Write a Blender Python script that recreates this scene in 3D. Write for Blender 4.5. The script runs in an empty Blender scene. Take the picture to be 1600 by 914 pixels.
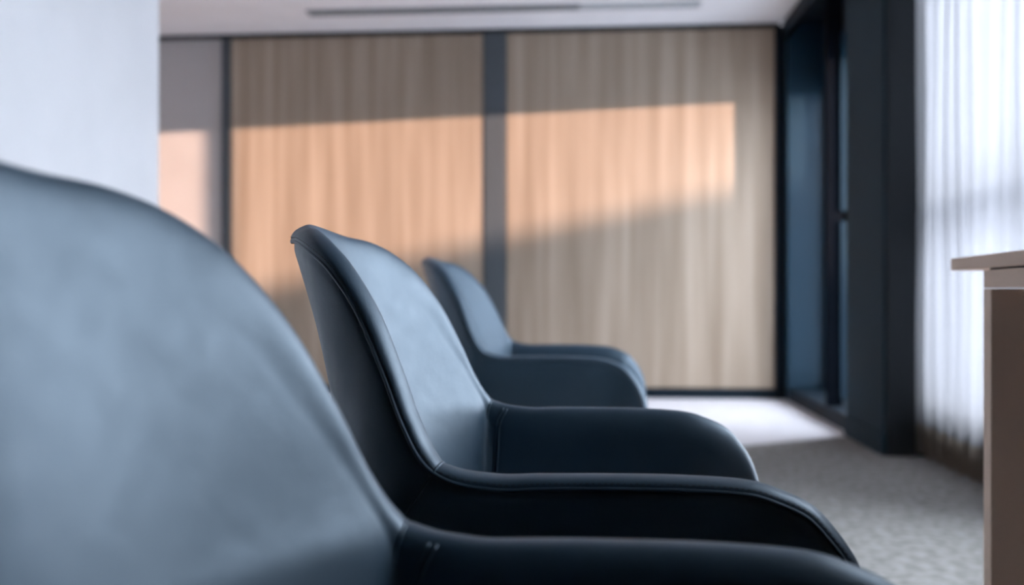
import bpy, bmesh, math, random
import numpy as np
from mathutils import Vector

random.seed(4)
S = bpy.context.scene
C = S.collection

# ------------------------------------------------------------------ camera
YAW = math.radians(4.38)
EYE = 0.857
cam = bpy.data.cameras.new('camera')
cam.sensor_width = 36.0
cam.lens = 1500.0 / 1600.0 * 36.0
cam.clip_start = 0.02
cam.dof.use_dof = True
cam.dof.focus_distance = 1.17
cam.dof.aperture_fstop = 2.7
cam_ob = bpy.data.objects.new('camera', cam)
cam_ob.location = (0, 0, EYE)
cam_ob.rotation_euler = (math.radians(90), 0, YAW)
C.objects.link(cam_ob)
S.camera = cam_ob

# ------------------------------------------------------------------ sky
w = bpy.data.worlds.new('sky')
S.world = w
w.use_nodes = True
bg = w.node_tree.nodes['Background']
bg.inputs['Color'].default_value = (0.86, 0.89, 1.0, 1)
bg.inputs['Strength'].default_value = 15.5

# ------------------------------------------------------------------ sun: low evening sun through the far window
SUN = Vector((-0.965, 0.268, -0.037)).normalized()
sl = bpy.data.lights.new('sun', 'SUN')
sl.energy = 22
sl.color = (1.0, 0.62, 0.46)
sl.angle = math.radians(0.55)
sun_ob = bpy.data.objects.new('sun', sl)
sun_ob.rotation_euler = SUN.to_track_quat('-Z', 'Y').to_euler()
sun_ob.location = (6, 2, 4)
C.objects.link(sun_ob)

# ------------------------------------------------------------------ exposure
S.view_settings.view_transform = 'Standard'
S.view_settings.look = 'None'
S.view_settings.gamma = 1.0
S.view_settings.use_curve_mapping = False
S.view_settings.exposure = 0.0
S.cycles.max_bounces = 10
S.cycles.diffuse_bounces = 6
S.cycles.transparent_max_bounces = 16


# ================================================================== helpers
def W(r, d, z=0.0):
    """right / forward of the photographer -> room axes"""
    return (r * math.cos(YAW) - d * math.sin(YAW), r * math.sin(YAW) + d * math.cos(YAW), z)


def empty(name, loc=(0, 0, 0), rotz=0.0, **props):
    o = bpy.data.objects.new(name, None)
    o.location = loc
    o.rotation_euler = (0, 0, rotz)
    o.empty_display_size = 0.1
    C.objects.link(o)
    for k, v in props.items():
        o[k] = v
    return o


def link_mesh(name, bm, mat, parent=None, smooth=False, **props):
    me = bpy.data.meshes.new(name)
    bmesh.ops.recalc_face_normals(bm, faces=bm.faces[:])
    bm.to_mesh(me)
    bm.free()
    if smooth:
        me.polygons.foreach_set('use_smooth', [True] * len(me.polygons))
    me.materials.append(mat)
    o = bpy.data.objects.new(name, me)
    C.objects.link(o)
    if parent:
        o.parent = parent
    for k, v in props.items():
        o[k] = v
    return o


def add_box(bm, x0, x1, y0, y1, z0, z1, bevel=0.0, seg=2):
    r = bmesh.ops.create_cube(bm, size=1.0)
    vs = r['verts']
    for v in vs:
        v.co.x = x0 if v.co.x < 0 else x1
        v.co.y = y0 if v.co.y < 0 else y1
        v.co.z = z0 if v.co.z < 0 else z1
    if bevel > 0:
        es = set()
        for v in vs:
            es.update(v.link_edges)
        bmesh.ops.bevel(bm, geom=list(es), offset=bevel, segments=seg, affect='EDGES', profile=0.5)
    return bm


def box(name, x0, x1, y0, y1, z0, z1, mat, parent=None, bevel=0.0, **props):
    bm = bmesh.new()
    add_box(bm, x0, x1, y0, y1, z0, z1, bevel)
    return link_mesh(name, bm, mat, parent, **props)


def add_grid(bm, P, closed_u=False):
    """P: array (n, m, 3)"""
    n, m = P.shape[:2]
    vs = [[bm.verts.new(P[i, j]) for j in range(m)] for i in range(n)]
    for i in range(n if closed_u else n - 1):
        a, b = vs[i], vs[(i + 1) % n]
        for j in range(m - 1):
            bm.faces.new((a[j], b[j], b[j + 1], a[j + 1]))
    return bm


def add_tube(bm, pts, r, seg=8, caps=True):
    pts = np.asarray(pts, float)
    n = len(pts)
    T = np.gradient(pts, axis=0)
    T /= np.linalg.norm(T, axis=1)[:, None] + 1e-12
    ref = np.array([0, 0, 1.0]) if abs(T[0][2]) < 0.9 else np.array([1.0, 0, 0])
    a = np.cross(T[0], ref)
    a /= np.linalg.norm(a)
    rings = []
    for i in range(n):
        a = a - T[i] * np.dot(a, T[i])
        a /= np.linalg.norm(a)
        b = np.cross(T[i], a)
        rr = r[i] if hasattr(r, '__len__') else r
        rings.append([pts[i] + rr * (math.cos(t) * a + math.sin(t) * b) for t in np.linspace(0, 2 * math.pi, seg, endpoint=False)])
    vs = [[bm.verts.new(p) for p in ring] for ring in rings]
    for i in range(n - 1):
        for j in range(seg):
            k = (j + 1) % seg
            bm.faces.new((vs[i][j], vs[i][k], vs[i + 1][k], vs[i + 1][j]))
    if caps:
        bm.faces.new(vs[0][::-1])
        bm.faces.new(vs[-1])
    return bm


def add_lathe(bm, prof, cx=0, cy=0, seg=28):
    P = np.array([[(cx + r * math.cos(t), cy + r * math.sin(t), z) for r, z in prof] for t in np.linspace(0, 2 * math.pi, seg, endpoint=False)])
    return add_grid(bm, P, closed_u=True)


# ================================================================== materials
def mat(name, color, rough=0.6, spec=0.5, metallic=0.0):
    m = bpy.data.materials.new(name)
    m.use_nodes = True
    b = m.node_tree.nodes['Principled BSDF']
    b.inputs['Base Color'].default_value = (*color, 1)
    b.inputs['Roughness'].default_value = rough
    b.inputs['Specular IOR Level'].default_value = spec
    b.inputs['Metallic'].default_value = metallic
    return m, m.node_tree, b


def noise_color(nt, b, c1, c2, scale, detail=4, vec_scale=(1, 1, 1), bump=0.0, bump_dist=0.002, lo=0.35, hi=0.65):
    tc = nt.nodes.new('ShaderNodeTexCoord')
    mp = nt.nodes.new('ShaderNodeMapping')
    mp.inputs['Scale'].default_value = vec_scale
    nz = nt.nodes.new('ShaderNodeTexNoise')
    nz.inputs['Scale'].default_value = scale
    nz.inputs['Detail'].default_value = detail
    cr = nt.nodes.new('ShaderNodeValToRGB')
    cr.color_ramp.elements[0].position = lo
    cr.color_ramp.elements[1].position = hi
    cr.color_ramp.elements[0].color = (*c1, 1)
    cr.color_ramp.elements[1].color = (*c2, 1)
    L = nt.links.new
    L(tc.outputs['Object'], mp.inputs['Vector'])
    L(mp.outputs['Vector'], nz.inputs['Vector'])
    L(nz.outputs['Fac'], cr.inputs['Fac'])
    L(cr.outputs['Color'], b.inputs['Base Color'])
    if bump:
        bp = nt.nodes.new('ShaderNodeBump')
        bp.inputs['Strength'].default_value = bump
        bp.inputs['Distance'].default_value = bump_dist
        L(nz.outputs['Fac'], bp.inputs['Height'])
        L(bp.outputs['Normal'], b.inputs['Normal'])
    return nz, cr, mp


def leather():
    m, nt, b = mat('blue_black_leather', (0.02, 0.03, 0.04), 0.45, 0.9)
    b.inputs['IOR'].default_value = 1.5
    b.inputs['Specular Tint'].default_value = (0.72, 0.86, 1.0, 1)
    nz, cr, mp = noise_color(nt, b, (0.010, 0.025, 0.041), (0.016, 0.034, 0.053), 9, 5)
    L = nt.links.new
    # fine pore grain and soft wrinkles
    tc = nt.nodes.new('ShaderNodeTexCoord')
    vo = nt.nodes.new('ShaderNodeTexVoronoi')
    vo.inputs['Scale'].default_value = 700
    n2 = nt.nodes.new('ShaderNodeTexNoise')
    n2.inputs['Scale'].default_value = 42
    n2.inputs['Detail'].default_value = 5
    L(tc.outputs['Object'], vo.inputs['Vector'])
    L(tc.outputs['Object'], n2.inputs['Vector'])
    b1 = nt.nodes.new('ShaderNodeBump')
    b1.inputs['Strength'].default_value = 0.22
    b1.inputs['Distance'].default_value = 0.0006
    b2 = nt.nodes.new('ShaderNodeBump')
    b2.inputs['Strength'].default_value = 0.22
    b2.inputs['Distance'].default_value = 0.002
    L(vo.outputs['Distance'], b1.inputs['Height'])
    L(n2.outputs['Fac'], b2.inputs['Height'])
    L(b1.outputs['Normal'], b2.inputs['Normal'])
    L(b2.outputs['Normal'], b.inputs['Normal'])
    mr = nt.nodes.new('ShaderNodeMapRange')
    mr.inputs['To Min'].default_value = 0.42
    mr.inputs['To Max'].default_value = 0.56
    L(n2.outputs['Fac'], mr.inputs['Value'])
    L(mr.outputs['Result'], b.inputs['Roughness'])
    return m


LEATHER = leather()
THREAD, _, _ = mat('dark_thread', (0.012, 0.018, 0.025), 0.45, 0.5)
STEEL, _, _ = mat('brushed_steel', (0.45, 0.46, 0.48), 0.3, 0.5, 1.0)
RUBBER, _, _ = mat('black_plastic', (0.015, 0.015, 0.017), 0.5)


def wood():
    m, nt, b = mat('oak_veneer', (0.4, 0.3, 0.2), 0.55, 0.3)
    nz, cr, mp = noise_color(nt, b, (0.275, 0.208, 0.153), (0.43, 0.345, 0.27), 10, 4, (1.0, 0.02, 0.045), 0.15, 0.002, 0.3, 0.7)
    return m


WOOD = wood()


def carpet():
    m, nt, b = mat('grey_loop_carpet', (0.2, 0.2, 0.2), 0.95, 0.1)
    noise_color(nt, b, (0.18, 0.172, 0.160), (0.32, 0.307, 0.295), 26, 6, (1, 1, 1), 0.3, 0.003)
    return m


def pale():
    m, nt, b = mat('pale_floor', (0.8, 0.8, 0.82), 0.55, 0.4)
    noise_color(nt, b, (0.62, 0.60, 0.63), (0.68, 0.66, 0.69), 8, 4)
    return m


def plaster(name, c, k=0.95):
    m, nt, b = mat(name, c, 0.85, 0.2)
    noise_color(nt, b, tuple(v * k for v in c), c, 3, 5, (1, 1, 1), 0.05, 0.001)
    return m


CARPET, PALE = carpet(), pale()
WHITE = plaster('white_wall_paint', (0.66, 0.655, 0.67))
CEIL = plaster('white_ceiling_paint', (0.86, 0.86, 0.88))
BEIGE = plaster('greige_wall_paint', (0.48, 0.45, 0.44))
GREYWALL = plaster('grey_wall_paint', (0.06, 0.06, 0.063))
PILLAR = plaster('charcoal_pillar_paint', (0.013, 0.031, 0.044))
DARK, _, _ = mat('dark_blue_metal', (0.003, 0.010, 0.018), 0.6, 0.15)
FIN, _, _ = mat('blue_facade_metal', (0.002, 0.022, 0.042), 0.4, 0.5)
SHADE, _, _ = mat('matt_black_metal', (0.0015, 0.003, 0.006), 0.8, 0.05)
BLACK, _, _ = mat('black_gap', (0.012, 0.016, 0.02), 0.7, 0.3)
POST, _, _ = mat('grey_metal_post', (0.075, 0.088, 0.10), 0.5, 0.4)
VENT, _, _ = mat('grey_vent_metal', (0.30, 0.32, 0.33), 0.5)
VENTPALE, _, _ = mat('pale_vent_metal', (0.55, 0.57, 0.58), 0.5)
LAMINATE = plaster('warm_beige_laminate', (0.84, 0.64, 0.51), 0.97)
GROUND = plaster('outside_paving', (0.56, 0.58, 0.62), 0.8)
BLOCKER = plaster('blocker_plaster', (0.62, 0.56, 0.52))
ROOFTILE = plaster('outside_roof', (0.25, 0.13, 0.10), 0.7)


def glass():
    m = bpy.data.materials.new('window_glass')
    m.use_nodes = True
    nt = m.node_tree
    nt.nodes.clear()
    out = nt.nodes.new('ShaderNodeOutputMaterial')
    mix = nt.nodes.new('ShaderNodeMixShader')
    tr = nt.nodes.new('ShaderNodeBsdfTransparent')
    tr.inputs['Color'].default_value = (0.92, 0.96, 0.97, 1)
    gl = nt.nodes.new('ShaderNodeBsdfGlossy')
    gl.inputs['Roughness'].default_value = 0.02
    fr = nt.nodes.new('ShaderNodeFresnel')
    fr.inputs['IOR'].default_value = 1.18
    nt.links.new(fr.outputs['Fac'], mix.inputs['Fac'])
    nt.links.new(tr.outputs[0], mix.inputs[1])
    nt.links.new(gl.outputs[0], mix.inputs[2])
    nt.links.new(mix.outputs[0], out.inputs['Surface'])
    return m


def sheer(transparent, color):
    m = bpy.data.materials.new('sheer_fabric')
    m.use_nodes = True
    nt = m.node_tree
    nt.nodes.clear()
    out = nt.nodes.new('ShaderNodeOutputMaterial')
    df = nt.nodes.new('ShaderNodeBsdfDiffuse')
    tl = nt.nodes.new('ShaderNodeBsdfTranslucent')
    tr = nt.nodes.new('ShaderNodeBsdfTransparent')
    m1 = nt.nodes.new('ShaderNodeMixShader')
    m2 = nt.nodes.new('ShaderNodeMixShader')
    df.inputs['Color'].default_value = (*color, 1)
    tl.inputs['Color'].default_value = (*color, 1)
    m1.inputs['Fac'].default_value = 0.78
    m2.inputs['Fac'].default_value = transparent
    L = nt.links.new
    L(df.outputs[0], m1.inputs[1])
    L(tl.outputs[0], m1.inputs[2])
    L(m1.outputs[0], m2.inputs[1])
    L(tr.outputs[0], m2.inputs[2])
    L(m2.outputs[0], out.inputs['Surface'])
    return m


GLASS = glass()
SHEER = sheer(0.032, (0.27, 0.262, 0.272))
HEM = sheer(0.02, (0.34, 0.29, 0.24))

# ================================================================== room shell
YB = 7.87          # wood wall at the far end
XR = 1.60          # inner face of the window side
CZ = 3.02
XL = -4.3
YF = -2.2
st = dict(kind='structure')

# floors
def slab(name, poly, z0, z1, m, **props):
    bm = bmesh.new()
    a = [bm.verts.new((x, y, z0)) for x, y in poly]
    b = [bm.verts.new((x, y, z1)) for x, y in poly]
    bm.faces.new(a[::-1])
    bm.faces.new(b)
    n = len(poly)
    for i in range(n):
        bm.faces.new((a[i], a[(i + 1) % n], b[(i + 1) % n], b[i]))
    return link_mesh(name, bm, m, **props)


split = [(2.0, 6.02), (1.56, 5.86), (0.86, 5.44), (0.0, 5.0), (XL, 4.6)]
slab('floor', [(XL, YF), (2.0, YF)] + split, -0.12, 0.0, CARPET, **st)
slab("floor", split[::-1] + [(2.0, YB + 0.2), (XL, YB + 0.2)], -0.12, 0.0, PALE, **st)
box('ceiling', XL, 1.575, 2.8, YB + 0.2, CZ, CZ + 0.12, CEIL, **st)
box('ceiling', XL, 1.575, YF, 2.8, CZ - 0.02, CZ + 0.12, GREYWALL, **st)        # unseen near ceiling, darkened to cut light on the chairs

# far wall: greige plaster bay, two oak panels, dark post and shadow gaps
wb = empty('wall_back', (0, YB, 0), **st)
box('wall_core', XL, 2.0, 0.03, 0.2, 0.0, CZ, BLACK, wb)
box('plaster_bay', XL, -3.05, 0.0, 0.03, 0.0, CZ - 0.03, BEIGE, wb)
for x0, x1 in ((-2.965, -0.845), (-0.645, 1.515)):
    n = 4
    for i in range(n):
        a = x0 + (x1 - x0) * i / n
        b_ = x0 + (x1 - x0) * (i + 1) / n
        o = box('oak_panel', a + 0.0006, b_ - 0.0006, -0.012, 0.03, 0.085, CZ - 0.035, WOOD, wb, 0.001)
pm = bmesh.new()
add_box(pm, -0.835, -0.655, -0.018, 0.03, 0.0, CZ - 0.005, 0.006)
link_mesh('metal_post', pm, POST, wb)
box('frame_strip', -3.05, -2.985, -0.02, 0.03, 0.0, CZ - 0.01, POST, wb, 0.003)
box('frame_strip', 1.525, 1.60, -0.04, 0.03, 0.0, CZ - 0.02, DARK, wb, 0.003)
bb = bmesh.new()
add_box(bb, -2.985, 1.53, YB - 0.025, YB + 0.005, 0.0, 0.08, 0.003)
link_mesh('baseboard_back', bb, DARK, **st)
box('gap_shade_strip', XL, 1.56, YB - 0.035, YB - 0.001, CZ - 0.03, CZ, BLACK, **st)  # black strip painted in for the shade of the ceiling gap

# left: white wall facing the windows, with the recess behind it
WLX, WLY = -1.995, 4.36
box('wall_left', WLX - 0.18, WLX, 0.8, WLY, 0.0, CZ, WHITE, **st)
box('wall_left', WLX - 0.18, WLX - 0.01, YF, 0.8, 0.0, CZ, GREYWALL, **st)  # unseen stretch, kept dark to hold light off the chairs' near sides
box('wall_left', XL - 0.12, XL, WLY, YB + 0.2, 0.0, CZ, BEIGE, **st)
box('wall_left', XL - 0.12, WLX - 0.18, WLY - 0.15, WLY, 0.0, CZ, BEIGE, **st)
box('baseboard_left', WLX, WLX + 0.015, YF, WLY, 0.0, 0.09, WHITE, **st)
# behind the photographer: unseen wall, made dark so little light bounces back
box('wall_front', XL, 2.1, YF - 0.12, YF, 0.0, CZ, GREYWALL, **st)

# window side
XG = 1.92           # glass line
HEAD, SILL, TRANS = 2.416, 0.25, 1.30
box('wall_right', 1.805, 2.06, YF, 5.2, 0.0, SILL, GREYWALL, **st)          # upstand under the windows
box('wall_right', 1.86, 2.06, YF, 5.2, 2.72, CZ + 0.12, GREYWALL, **st)    # lintel
box('wall_right', 1.88, 1.98, 5.9, 7.745, HEAD, CZ + 0.12, DARK, **st)
box('trim_3', 1.575, 1.615, 5.9, YB, 2.90, CZ + 0.12, DARK, **st)          # fascia of the blind box
box('ceiling', 1.615, 1.88, 5.9, YB, CZ - 0.02, CZ + 0.12, DARK, **st)   # dark header by the corner
box('ceiling', 1.575, 2.06, YF, 5.2, CZ + 0.06, CZ + 0.18, CEIL, **st)     # curtain pocket

pl = empty('pillar', (0, 0, 0), **st)
pb = bmesh.new()
add_box(pb, 1.56, 2.06, 5.175, 5.9, 0.0, CZ + 0.12, 0.006)
link_mesh('shaft', pb, PILLAR, pl)
pb = bmesh.new()
add_box(pb, 1.546, 1.60, 5.165, 5.91, 0.0, 0.12, 0.004)
link_mesh('skirting', pb, PILLAR, pl)
box('shadow_strip', 1.575, 1.72, 5.155, 5.18, 0.0, CZ, BLACK, pl)


def window(n, x, y0, y1, z0, z1, fr=0.055, transom=0.04, jamb=None):
    r = empty('window_%d' % n, (x, 0, 0), **st)
    bm = bmesh.new()
    add_box(bm, -0.04, 0.04, y0, y0 + fr, z0, z1, 0.003, 1)
    add_box(bm, -0.04, 0.04, y0 + fr, y1 - fr, z0, z0 + fr, 0.003, 1)
    add_box(bm, -0.04, 0.04, y0 + fr, y1 - fr, z1 - fr, z1, 0.003, 1)
    link_mesh('window_frame', bm, DARK, r)
    box('jamb', -0.04, 0.04, y1 - fr, y1, z0, z1, jamb or DARK, r, 0.003)
    rows = ((z0 + fr, z1 - fr),)
    if transom:
        box('transom', -0.035, 0.035, y0 + fr, y1 - fr, TRANS - transom, TRANS + transom, DARK, r, 0.003)
        rows = ((z0 + fr, TRANS - transom), (TRANS + transom, z1 - fr))
    for a, b_ in rows:
        box('pane', -0.004, 0.004, y0 + fr - 0.005, y1 - fr + 0.005, a - 0.005, b_ + 0.005, GLASS, r)
    return r


# the bare window by the corner, then the bays along the side (the far one behind the sheer curtain)
w1 = window(1, 1.93, 5.9, 7.745, 0.10, HEAD + 0.05, 0.045, 0, FIN)
box('post', -0.33, -0.225, 6.535, 6.565, 0.10, CZ - 0.02, SHADE, w1, 0.003)
for z0, z1 in ((0.15, 1.33), (1.40, 2.58)):
    box('glass_strip', -0.238, -0.18, 6.522, 6.535, z0, z1, FIN, w1, 0.002)  # blue strips added in place of the bright sliver of window glass
box('wall_right', 1.60, 1.98, 5.9, 7.745, 0.0, 0.10, DARK, **st)
box('wall_right', 1.60, 1.98, 7.745, YB + 0.03, 0.0, CZ - 0.02, FIN, **st)
bays = [(3.45, 5.17), (1.72, 3.40), (0.60, 1.67)]  # last bay is unseen, added to brighten the nearest chair
for i, (a, b_) in enumerate(bays):
    window(i + 2, XG, a, b_, SILL, 2.72)
    box('wall_right', 1.86, 2.02, b_, b_ + 0.05, SILL, 2.72, DARK, **st)
box('wall_right', 1.86, 2.02, YF, bays[-1][0], SILL, 2.72, GREYWALL, **st)

# exterior: blue facade fin, paving and an unseen building added to cut the sun patch
bm = bmesh.new()
add_box(bm, 1.985, 2.75, 7.80, 7.88, -0.1, 3.4, 0.005)
link_mesh('trim_2', bm, FIN, **st)
slab('ground', [(2.06, -60), (140, -60), (140, 160), (2.06, 160)], -0.6, -0.2, GROUND, **st)
nb = empty('sun_blocker', (25.0, 0, -0.2), label='unseen gabled building with a flat-roofed block outside the windows', category='blocker')


def cutoff_z(y):      # made-up gable edge shaped to throw the sloping lower edge of the sun patch
    return 2.63 + 0.2 + 0.60 * (y - 1.28)


SKEW = SUN.y / SUN.x      # sides follow the sun rays so that they don't clip the patch


def prism(name, prof, x0, x1, m):
    bm = bmesh.new()
    fa = [bm.verts.new((x0, y + SKEW * x0, z)) for y, z in prof]
    fb = [bm.verts.new((x1, y + SKEW * x1, z)) for y, z in prof]
    bm.faces.new(fa)
    bm.faces.new(fb[::-1])
    n = len(prof)
    for i in range(n):
        bm.faces.new((fa[i], fa[(i + 1) % n], fb[(i + 1) % n], fb[i]))
    return link_mesh(name, bm, m, nb)


prism('flat_blocker', [(-18.0, 0), (-18.0, 4.1), (-1.0, 4.1), (-1.0, 0)], 0.0, 8.0, BLOCKER)  # unseen, added to keep direct sun out of all but the far window
prism('gabled_blocker', [(-0.98, 0.0), (-0.98, cutoff_z(-0.98)), (2.0, cutoff_z(2.0)), (4.98, cutoff_z(-0.98)), (4.98, 0.0)], 0.05, 8.0, BLOCKER)

# ================================================================== ceiling slot diffuser
vent = empty('ceiling_vent', W(-0.08, 7.3, CZ), 0.0, label='long narrow slot diffuser in the white ceiling before the wood wall', category='vent')
def vent_part(name, x0, x1, m):
    bm = bmesh.new()
    add_box(bm, x0, x1, -0.07, -0.055, -0.012, 0.0)
    add_box(bm, x0, x1, 0.055, 0.07, -0.012, 0.0)
    add_box(bm, x0, x0 + 0.012, -0.055, 0.055, -0.012, 0.0)
    add_box(bm, x1 - 0.012, x1, -0.055, 0.055, -0.012, 0.0)
    f = link_mesh(name, bm, m, vent)
    return f
vx = [-1.50, 0.60, 1.50]
vent_part('frame', vx[0], vx[1], VENT)
vent_part('frame', vx[1], vx[2], VENTPALE)
box('backing', vx[0], vx[1], -0.055, 0.055, -0.003, -0.0005, BLACK, vent)
box('backing', vx[1], vx[2], -0.055, 0.055, -0.003, -0.0005, VENT, vent)
for k in range(2):
    y = -0.02 + 0.04 * k
    box('slat', vx[0] + 0.012, vx[1] - 0.012, y - 0.006, y + 0.006, -0.010, -0.003, VENT, vent)
    box('slat', vx[1] + 0.012, vx[2] - 0.012, y - 0.006, y + 0.006, -0.010, -0.003, VENTPALE, vent)

# ================================================================== sheer curtain
cu = empty('sheer_curtain', (1.75, 4.6, 0.0), label='white sheer pleated curtain hanging beside the dark pillar', category='curtain')
def curtain_grid(z0, z1, nz, seed=2):
    rnd = random.Random(seed)
    ph = [rnd.uniform(0, 6.28) for _ in range(6)]
    ys = np.linspace(-0.85, 0.98, 360)
    zs = np.linspace(z0, z1, nz)
    P = np.zeros((len(ys), nz, 3))
    for i, y in enumerate(ys):
        for j, z in enumerate(zs):
            q = y + 0.022 * math.sin(5.1 * y + ph[0]) + 0.012 * math.sin(11 * y + ph[1]) + 0.004 * math.sin(2.3 * z + ph[2])
            s = math.sin(2 * math.pi * q / 0.155)
            amp = 0.036 + 0.008 * math.sin(7 * y + ph[3])
            P[i, j] = (amp * (s + 0.18 * math.sin(3 * 2 * math.pi * q / 0.155 + 0.4 * z)) + 0.006 * math.sin(3 * z + 9 * y + ph[4]), y + 0.012 * math.sin(4 * math.pi * q / 0.155), z)
    return P
bm = bmesh.new()
add_grid(bm, curtain_grid(0.17, 2.96, 16))
link_mesh('drape', bm, SHEER, cu, True)
bm = bmesh.new()
add_grid(bm, curtain_grid(0.02, 0.17, 3))
link_mesh('hem', bm, HEM, cu, True)
bm = bmesh.new()
add_grid(bm, curtain_grid(2.96, 3.04, 3))
link_mesh('heading_tape', bm, HEM, cu, True)
tr = empty('curtain_track', (1.75, 4.2, CZ + 0.06), label='slim aluminium track above the sheer curtain in the ceiling pocket', category='curtain track')
box('rail', -0.015, 0.015, -1.6, 0.95, -0.025, 0.0, STEEL, tr, 0.002)

# ================================================================== high bench table
tb = empty('high_table', W(0.862, 1.887), -math.radians(5.0), label='beige laminate high table with panel end, at right edge', category='table')
TZ = EYE + 53 * 1.887 / 1500.0
tl, tw, th = 1.75, 0.68, 0.024
ov = 0.187
bm = bmesh.new()
add_box(bm, 0, tw, -tl, 0, TZ - th, TZ, 0.0015, 2)
link_mesh('tabletop', bm, LAMINATE, tb)
for y1 in (-ov, -tl + ov + 0.041):
    box('end_panel', 0.004, tw - 0.004, y1 - 0.041, y1, 0.0, TZ - th - 0.036, LAMINATE, tb, 0.0015)
for x0 in (0.004, tw - 0.045):
    box('rail', x0, x0 + 0.041, -tl + ov, -ov, TZ - th - 0.035, TZ - th - 0.003, LAMINATE, tb, 0.0015)
box('light_stop_panel', tw - 0.042, tw - 0.02, -tl + ov + 0.041, -ov - 0.041, 0.25, TZ - th - 0.036, LAMINATE, tb, 0.001)  # unseen panel added to keep window light off the end panel
box('shadow_strip', 0.012, tw - 0.012, -tl + ov + 0.01, -ov - 0.01, TZ - th - 0.0035, TZ - th + 0.0002, BLACK, tb)

# ================================================================== tub chair
# half of the rim, from the middle of the back to the foot of the arm front:  x, y, z (above the armrest), bottom x, bottom y
RIM = [   # x, y, z above the armrest, bottom x, bottom y, flank x, thickness
    (-0.2095, 0.0000, 0.2885, -0.045, 0.000, -0.075, 0.046),
    (-0.2050, 0.0320, 0.2868, -0.049, 0.022, -0.080, 0.046),
    (-0.1860, 0.0958, 0.2785, -0.054, 0.060, -0.085, 0.046),
    (-0.1618, 0.1523, 0.2732, -0.058, 0.095, -0.087, 0.045),
    (-0.1343, 0.1960, 0.2580, -0.062, 0.122, -0.090, 0.043),
    (-0.1018, 0.2236, 0.2293, -0.066, 0.145, -0.093, 0.041),
    (-0.0652, 0.2462, 0.1788, -0.071, 0.160, -0.095, 0.040),
    (-0.0343, 0.2670, 0.1151, -0.075, 0.172, -0.100, 0.040),
    (-0.0093, 0.2826, 0.0569, -0.075, 0.181, -0.100, 0.042),
    (0.0167, 0.2918, 0.0204, -0.070, 0.190, -0.100, 0.046),
    (0.0680, 0.2898, 0.0087, -0.050, 0.212, -0.035, 0.050),
    (0.1165, 0.2872, 0.0089, 0.010, 0.238, 0.045, 0.050),
    (0.1884, 0.2852, 0.0094, 0.110, 0.252, 0.160, 0.050),
    (0.2629, 0.2830, 0.0084, 0.205, 0.255, 0.253, 0.050),
    (0.3292, 0.2807, 0.0039, 0.300, 0.255, 0.327, 0.050),
    (0.3660, 0.2808, -0.0069, 0.317, 0.254, 0.355, 0.050),
    (0.3963, 0.2836, -0.0219, 0.331, 0.253, 0.375, 0.050),
    (0.4182, 0.2882, -0.0454, 0.342, 0.252, 0.387, 0.050),
    (0.4358, 0.2920, -0.0729, 0.351, 0.251, 0.392, 0.050),
    (0.4482, 0.2947, -0.1083, 0.358, 0.250, 0.391, 0.050),
    (0.4532, 0.2959, -0.1495, 0.364, 0.249, 0.385, 0.050),
    (0.4500, 0.2960, -0.1901, 0.369, 0.248, 0.375, 0.050),
    (0.4320, 0.2920, -0.2300, 0.376, 0.247, 0.376, 0.046),
]
ARM = 0.66
ZBOT = -0.265


def catmull(pts, n):
    pts = np.asarray(pts, float)
    d = np.linalg.norm(np.diff(pts[:, :3], axis=0), axis=1) ** 0.5
    t = np.concatenate([[0], np.cumsum(d)])
    m = np.zeros_like(pts)
    for i in range(len(pts)):
        a, b = max(i - 1, 0), min(i + 1, len(pts) - 1)
        m[i] = (pts[b] - pts[a]) / (t[b] - t[a])
    # dense evaluation then resample by length
    out = []
    for i in range(len(pts) - 1):
        h = t[i + 1] - t[i]
        for s in np.linspace(0, 1, 60, endpoint=False):
            h00, h10 = 2 * s**3 - 3 * s**2 + 1, s**3 - 2 * s**2 + s
            h01, h11 = -2 * s**3 + 3 * s**2, s**3 - s**2
            out.append(h00 * pts[i] + h10 * h * m[i] + h01 * pts[i + 1] + h11 * h * m[i + 1])
    out.append(pts[-1])
    out = np.array(out)
    L = np.concatenate([[0], np.cumsum(np.linalg.norm(np.diff(out[:, :3], axis=0), axis=1))])
    q = np.linspace(0, L[-1], n)
    return np.stack([np.interp(q, L, out[:, k]) for k in range(out.shape[1])], axis=1), L[-1]


full = [(x, -y, z, bx, -by, fx, t) for x, y, z, bx, by, fx, t in RIM[:0:-1]] + RIM
NU = 361
R, RLEN = catmull(full, NU)
NV = 44
V = np.linspace(0, 1, NV) ** 1.35
THICK = R[:, 6:7]
CAP, CAP_IN = 0.013, 0.042


def unit(a):
    return a / (np.linalg.norm(a, axis=-1, keepdims=True) + 1e-12)


def wall(P0, P2, dirk=0.6, bulge=1.02, fwd=0.0, flank=None):
    back = np.clip((0.02 - P0[:, 0]) / 0.2, 0, 1)
    P1 = np.stack([P0[:, 0] + fwd * back, P0[:, 1] * bulge, P0[:, 2] + (P2[:, 2] - P0[:, 2]) * dirk], axis=1)
    if flank is not None:
        P1[:, 0] = flank
    v = V[None, :, None]
    return (1 - v) ** 2 * P0[:, None] + 2 * v * (1 - v) * P1[:, None] + v**2 * P2[:, None], P1


mid0 = NU // 2


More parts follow.
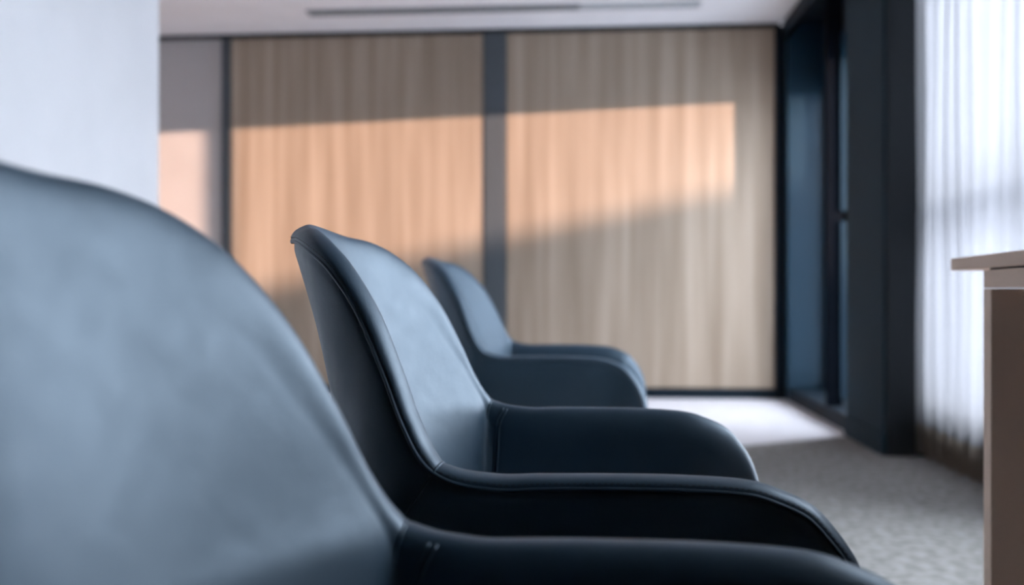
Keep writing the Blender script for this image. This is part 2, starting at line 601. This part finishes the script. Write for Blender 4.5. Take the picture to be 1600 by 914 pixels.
def chair_surfaces():
    apex = R[:, :3].copy()
    bot = np.stack([R[:, 3], R[:, 4], np.full(NU, ZBOT)], axis=1)
    T = unit(np.gradient(apex, axis=0))
    _, P1 = wall(apex, bot, flank=R[:, 5])
    D = unit(P1 - apex)
    D = unit(D - T * np.sum(D * T, axis=1, keepdims=True))
    N = unit(np.cross(T, D))
    # outward = away from the tub centre
    ctr = np.array([0.16, 0.0, 0.0])
    sg = np.sign(np.sum(N[:, :2] * (apex - ctr)[:, :2], axis=1))
    N *= np.where(sg == 0, 1, sg)[:, None]
    for _ in range(6):      # smooth the frame
        N[1:-1] = unit(N[:-2] + 2 * N[1:-1] + N[2:])
    D = unit(D - N * np.sum(D * N, axis=1, keepdims=True))
    U = -D
    E = apex - U * CAP
    O0 = E + N * THICK / 2
    I0 = apex - U * CAP_IN - N * THICK / 2
    outer, _ = wall(O0, bot, flank=R[:, 5] + (O0 - apex)[:, 0])
    ib = np.stack([bot[:, 0] * 0.30 + apex[:, 0] * 0.62, np.sign(bot[:, 1]) * np.minimum(np.abs(apex[:, 1]) * 0.86, 0.232), np.full(NU, -0.245)], axis=1)
    k = np.clip((apex[:, 0] - 0.34) / 0.1, 0, 1)
    ib[:, 0] = ib[:, 0] * (1 - k) + k * (bot[:, 0] - 0.006)
    bk = np.clip((0.02 - apex[:, 0]) / 0.2, 0, 1)
    ib[:, 0] += 0.030 * bk
    inner, _ = wall(I0, ib, 0.55, 0.995, 0.028, flank=np.where(apex[:, 0] > 0.30, R[:, 5] + (I0 - apex)[:, 0], I0[:, 0]))
    # the lining of the back is a shallow dish spanning the rim
    half = R[mid0:, :3]
    top = int(np.argmin(half[:160, 2] > 0.0)) if (half[:160, 2] <= 0.0).any() else 120
    order = np.argsort(half[:top, 2])
    zr, xr, yr = half[:top, 2][order], half[:top, 0][order], half[:top, 1][order]
    keep = zr >= 0.020
    zr, xr, yr = zr[keep], xr[keep], yr[keep]

    def dish(y, z):
        X, Y = np.interp(z, zr, xr), np.maximum(np.interp(z, zr, yr), 0.03)
        xc = np.minimum(-0.188 + 0.31 * (0.27 - z), X)
        q = np.clip(np.abs(y) / Y, 0, 1.0)
        return X - (X - xc) * (1 - q ** 2) ** 1.35
    ins = 0.036 + 0.026 * np.clip((apex[:, 2:3] - 0.03) / 0.15, 0, 1)
    J = apex - U * ins - N * THICK * 0.3
    J[:, 0] = dish(J[:, 1], J[:, 2])
    v = V[None, :]
    by = np.sign(bot[:, 1]) * np.minimum(np.abs(bot[:, 1]) * 1.2, 0.232)
    yy = J[:, 1:2] * (1 - v) + by[:, None] * v
    zz = J[:, 2:3] * (1 - v) + (-0.245) * v
    mem = np.stack([dish(yy, zz), yy, zz], axis=2)
    wgt = np.clip((apex[:, 0] + 0.02) / 0.12, 0, 1)
    wgt = (wgt * wgt * (3 - 2 * wgt))[:, None, None]
    inner = mem * (1 - wgt) + inner * wgt
    for _ in range(10):
        inner[1:-1] = (inner[:-2] + 2 * inner[1:-1] + inner[2:]) / 4
    return apex, N, U, E, outer, inner


apex, NRM, UPD, EDGE, OUT, INN = chair_surfaces()
# seam stations: back / arm joints
xs = R[:, 0]
mid = NU // 2
i_near = int(np.argmin(np.abs(xs[:mid] - 0.018)))
i_far = mid + int(np.argmin(np.abs(xs[mid:] - 0.018)))
j_near = int(np.argmin(np.abs(xs[:mid] - 0.042)))
j_far = mid + int(np.argmin(np.abs(xs[mid:] - 0.042)))
arc = np.arange(NU) * RLEN / (NU - 1)


def surf_normals(P):
    du = np.gradient(P, axis=0)
    dv = np.gradient(P, axis=1)
    return unit(np.cross(du, dv))


def pinch(P, seams, edge=True, amt=0.0035, wid=0.007):
    """pull the leather in along seams and at its upper edge"""
    n = surf_normals(P)
    c = np.array([0.14, 0, P[..., 2].mean()])
    k = np.zeros(P.shape[:2])
    for s in seams:
        k += np.exp(-((arc[:, None] - arc[s]) / wid) ** 2)
    if edge:
        dist = np.concatenate([np.zeros((NU, 1)), np.cumsum(np.linalg.norm(np.diff(P, axis=1), axis=2), axis=1)], axis=1)
        k = np.maximum(k, np.exp(-(dist / wid) ** 2))
    k = np.minimum(k, 1)
    return n, k


def cap_grid():
    th = np.linspace(0, math.pi / 2, 10)
    P = np.zeros((NU, 20, 3))
    for j, t in enumerate(th):
        a, b_ = math.cos(t) ** 0.8 if j < 9 else 0.0, math.sin(t) ** 0.75 if j else 0.0
        P[:, j] = apex + NRM * (THICK / 2 * a) - UPD * (CAP * (1 - b_))
    I0 = INN[:, 0]
    tan = unit(INN[:, 0] - INN[:, 2])
    c1 = apex - NRM * (THICK * 0.34)
    c2 = I0 + tan * (0.016 + 0.010 * np.clip((apex[:, 2:3] - 0.03) / 0.15, 0, 1))
    for j in range(1, 11):
        q = j / 10
        P[:, 9 + j] = (1 - q) ** 3 * apex + 3 * q * (1 - q) ** 2 * c1 + 3 * q * q * (1 - q) * c2 + q ** 3 * I0
    # cross seams on the band
    k = np.exp(-((arc - arc[i_near]) / 0.005) ** 2) + np.exp(-((arc - arc[i_far]) / 0.005) ** 2)
    P -= (UPD * (0.0022 * k)[:, None])[:, None, :]
    return P


def build_chair():
    root = empty('tub_chair', (0, 0, 0))
    Z = np.array([0, 0, ARM])
    # outward normals for the outer, inward (towards sitter) for the lining
    no, ko = pinch(OUT, (i_near, i_far))
    cdir = OUT - np.array([0.16, 0, -0.1])
    no *= np.sign(np.sum(no * cdir, axis=2, keepdims=True))
    outer = OUT - no * (0.0035 * ko)[..., None] + Z
    ni, ki = pinch(INN, (j_near, j_far), False, 0.003, 0.006)
    cdir = INN - np.array([0.16, 0, 0.1])
    ni *= np.sign(np.sum(ni * cdir, axis=2, keepdims=True))
    inner = INN + ni * (0.0022 * ki)[..., None] + Z
    cap = cap_grid() + Z

    def seg(P, a, b):
        bm = bmesh.new()
        add_grid(bm, P[a:b + 1])
        return bm
    link_mesh('back_shell', seg(outer, i_near, i_far), LEATHER, root, True)
    link_mesh('arm_shell', seg(outer, 0, i_near), LEATHER, root, True)
    link_mesh('arm_shell', seg(outer, i_far, NU - 1), LEATHER, root, True)
    link_mesh('backrest_lining', seg(inner, j_near, j_far), LEATHER, root, True)
    link_mesh('arm_lining', seg(inner, 0, j_near), LEATHER, root, True)
    link_mesh('arm_lining', seg(inner, j_far, NU - 1), LEATHER, root, True)
    link_mesh('back_border', seg(cap, i_near, i_far), LEATHER, root, True)
    link_mesh('arm_border', seg(cap, 0, i_near), LEATHER, root, True)
    link_mesh('arm_border', seg(cap, i_far, NU - 1), LEATHER, root, True)
    # piping along the outer edge of the border
    bm = bmesh.new()
    add_tube(bm, EDGE + NRM * (THICK / 2 - 0.0006) + UPD * 0.0006 + Z, 0.0022, 8)
    link_mesh('piping', bm, LEATHER, root, True)
    # raised double seams on lining and shell
    for s, s2 in ((i_near, j_near), (i_far, j_far)):
        bm = bmesh.new()
        for off in (0, 1):
            add_tube(bm, np.concatenate([cap[s2 + off, 12:19], inner[s2 + off, 0:36] - ni[s2 + off, 0:36] * 0.0004]), 0.0015, 6)
        link_mesh('lining_seam', bm, LEATHER, root, True)
        bm = bmesh.new()
        add_tube(bm, outer[s, 1:36] + no[s, 1:36] * 0.0004, 0.0016, 6)
        link_mesh('shell_seam', bm, LEATHER, root, True)
        bm = bmesh.new()
        add_tube(bm, cap[s], 0.0016, 6)
        link_mesh('border_seam', bm, LEATHER, root, True)
    # stitching: short threads beside the piping
    bm = bmesh.new()
    st_i = range(4, NU - 4, 1)
    for i in st_i:
        p = cap[i, 2] + (cap[i, 2] - cap[i, 1]) * 0.1
        q = cap[i, 2] * 0.55 + cap[i + 1, 2] * 0.45
        add_tube(bm, [p, q], 0.0006, 4)
    o = link_mesh('stitching', bm, THREAD, root)
    o['kind'] = 'stuff'
    # underside pan
    ring = OUT[:, -1] + Z
    ring2 = ring.copy()
    ring2[:, 0] = 0.16 + (ring[:, 0] - 0.16) * 0.75
    ring2[:, 1] *= 0.75
    ring2[:, 2] -= 0.035
    bm = bmesh.new()
    vs = [[bm.verts.new(p) for p in ring], [bm.verts.new(p) for p in ring2]]
    for i in range(NU):
        k = (i + 1) % NU
        bm.faces.new((vs[0][i], vs[0][k], vs[1][k], vs[1][i]))
    bm.faces.new(vs[1])
    link_mesh('seat_pan', bm, LEATHER, root)
    # seat cushion: rounded, crowned
    n1, n2 = 56, 14
    P = np.zeros((n1, n2, 3))
    for i in range(n1):
        a = 2 * math.pi * i / n1
        ca, sa = math.cos(a), math.sin(a)
        ex = 0.45
        px = math.copysign(abs(ca) ** ex, ca)
        py = math.copysign(abs(sa) ** ex, sa)
        for j in range(n2):
            q = j / (n2 - 1)
            if q < 0.25:
                rr, z = 1.0 - 0.03 * (1 - q / 0.25), -0.262 + 0.05 * q / 0.25
            else:
                u = (q - 0.25) / 0.75
                rr, z = max(math.cos(u * math.pi / 2), 0.0) ** 0.55, -0.212 + 0.030 * math.sin(u * math.pi / 2)
            taper = 0.93 + 0.07 * px
            P[i, j] = (0.190 + 0.235 * px * rr, 0.222 * py * rr * taper, ARM + z)
    bm = bmesh.new()
    add_grid(bm, P, closed_u=True)
    bmesh.ops.remove_doubles(bm, verts=bm.verts[:], dist=0.0005)
    link_mesh('seat_cushion', bm, LEATHER, root, True)
    # pedestal and four-star base
    bm = bmesh.new()
    add_lathe(bm, [(0.0, 0.37), (0.09, 0.37), (0.09, 0.355), (0.03, 0.34), (0.026, 0.20), (0.034, 0.195), (0.034, 0.09), (0.0, 0.09)], 0.16, 0)
    link_mesh('pedestal', bm, STEEL, root, True)
    for k in range(4):
        a = math.radians(45 + 90 * k)
        dx, dy = math.cos(a), math.sin(a)
        bm = bmesh.new()
        add_tube(bm, [(0.16 + dx * r, dy * r, z) for r, z in ((0.02, 0.105), (0.12, 0.085), (0.22, 0.055), (0.29, 0.036))], [0.024, 0.021, 0.017, 0.013], 10)
        lg = link_mesh('base_leg', bm, STEEL, root, True)
        bm = bmesh.new()
        add_lathe(bm, [(0.0, 0.032), (0.014, 0.032), (0.02, 0.02), (0.02, 0.0), (0.0, 0.0)], 0.16 + dx * 0.275, dy * 0.275, 16)
        link_mesh('glide', bm, RUBBER, lg, True)
    return root


def copy_tree(o, parent=None):
    c = o.copy()
    C.objects.link(c)
    if parent:
        c.parent = parent
    for ch in list(o.children):
        copy_tree(ch, c)
    return c


chair = build_chair()
spots = [
    (-0.0670, 1.2941, 3.81, 0.0000, 'middle black leather tub chair, sharp in focus, stitched piping in view'),
    (-0.1179, 0.4758, 3.72, -0.0069, 'nearest black leather tub chair, big pale sheen across its backrest, left foreground'),
    (-0.0482, 2.9043, 7.14, 0.0167, 'farthest and smallest black leather tub chair, blurred, before the wood wall'),
]
for i, (r, d, al, dz, label) in enumerate(spots):
    c = chair if i == 0 else copy_tree(chair)
    c.location = W(r, d)
    c.rotation_euler = (0, 0, YAW - math.radians(al))
    c['label'] = label
    c['category'] = 'chair'
    c['group'] = 'row of leather tub chairs'
    if dz:
        for ch in c.children:
            if not ch.name.startswith('base_leg'):
                ch.location.z += dz
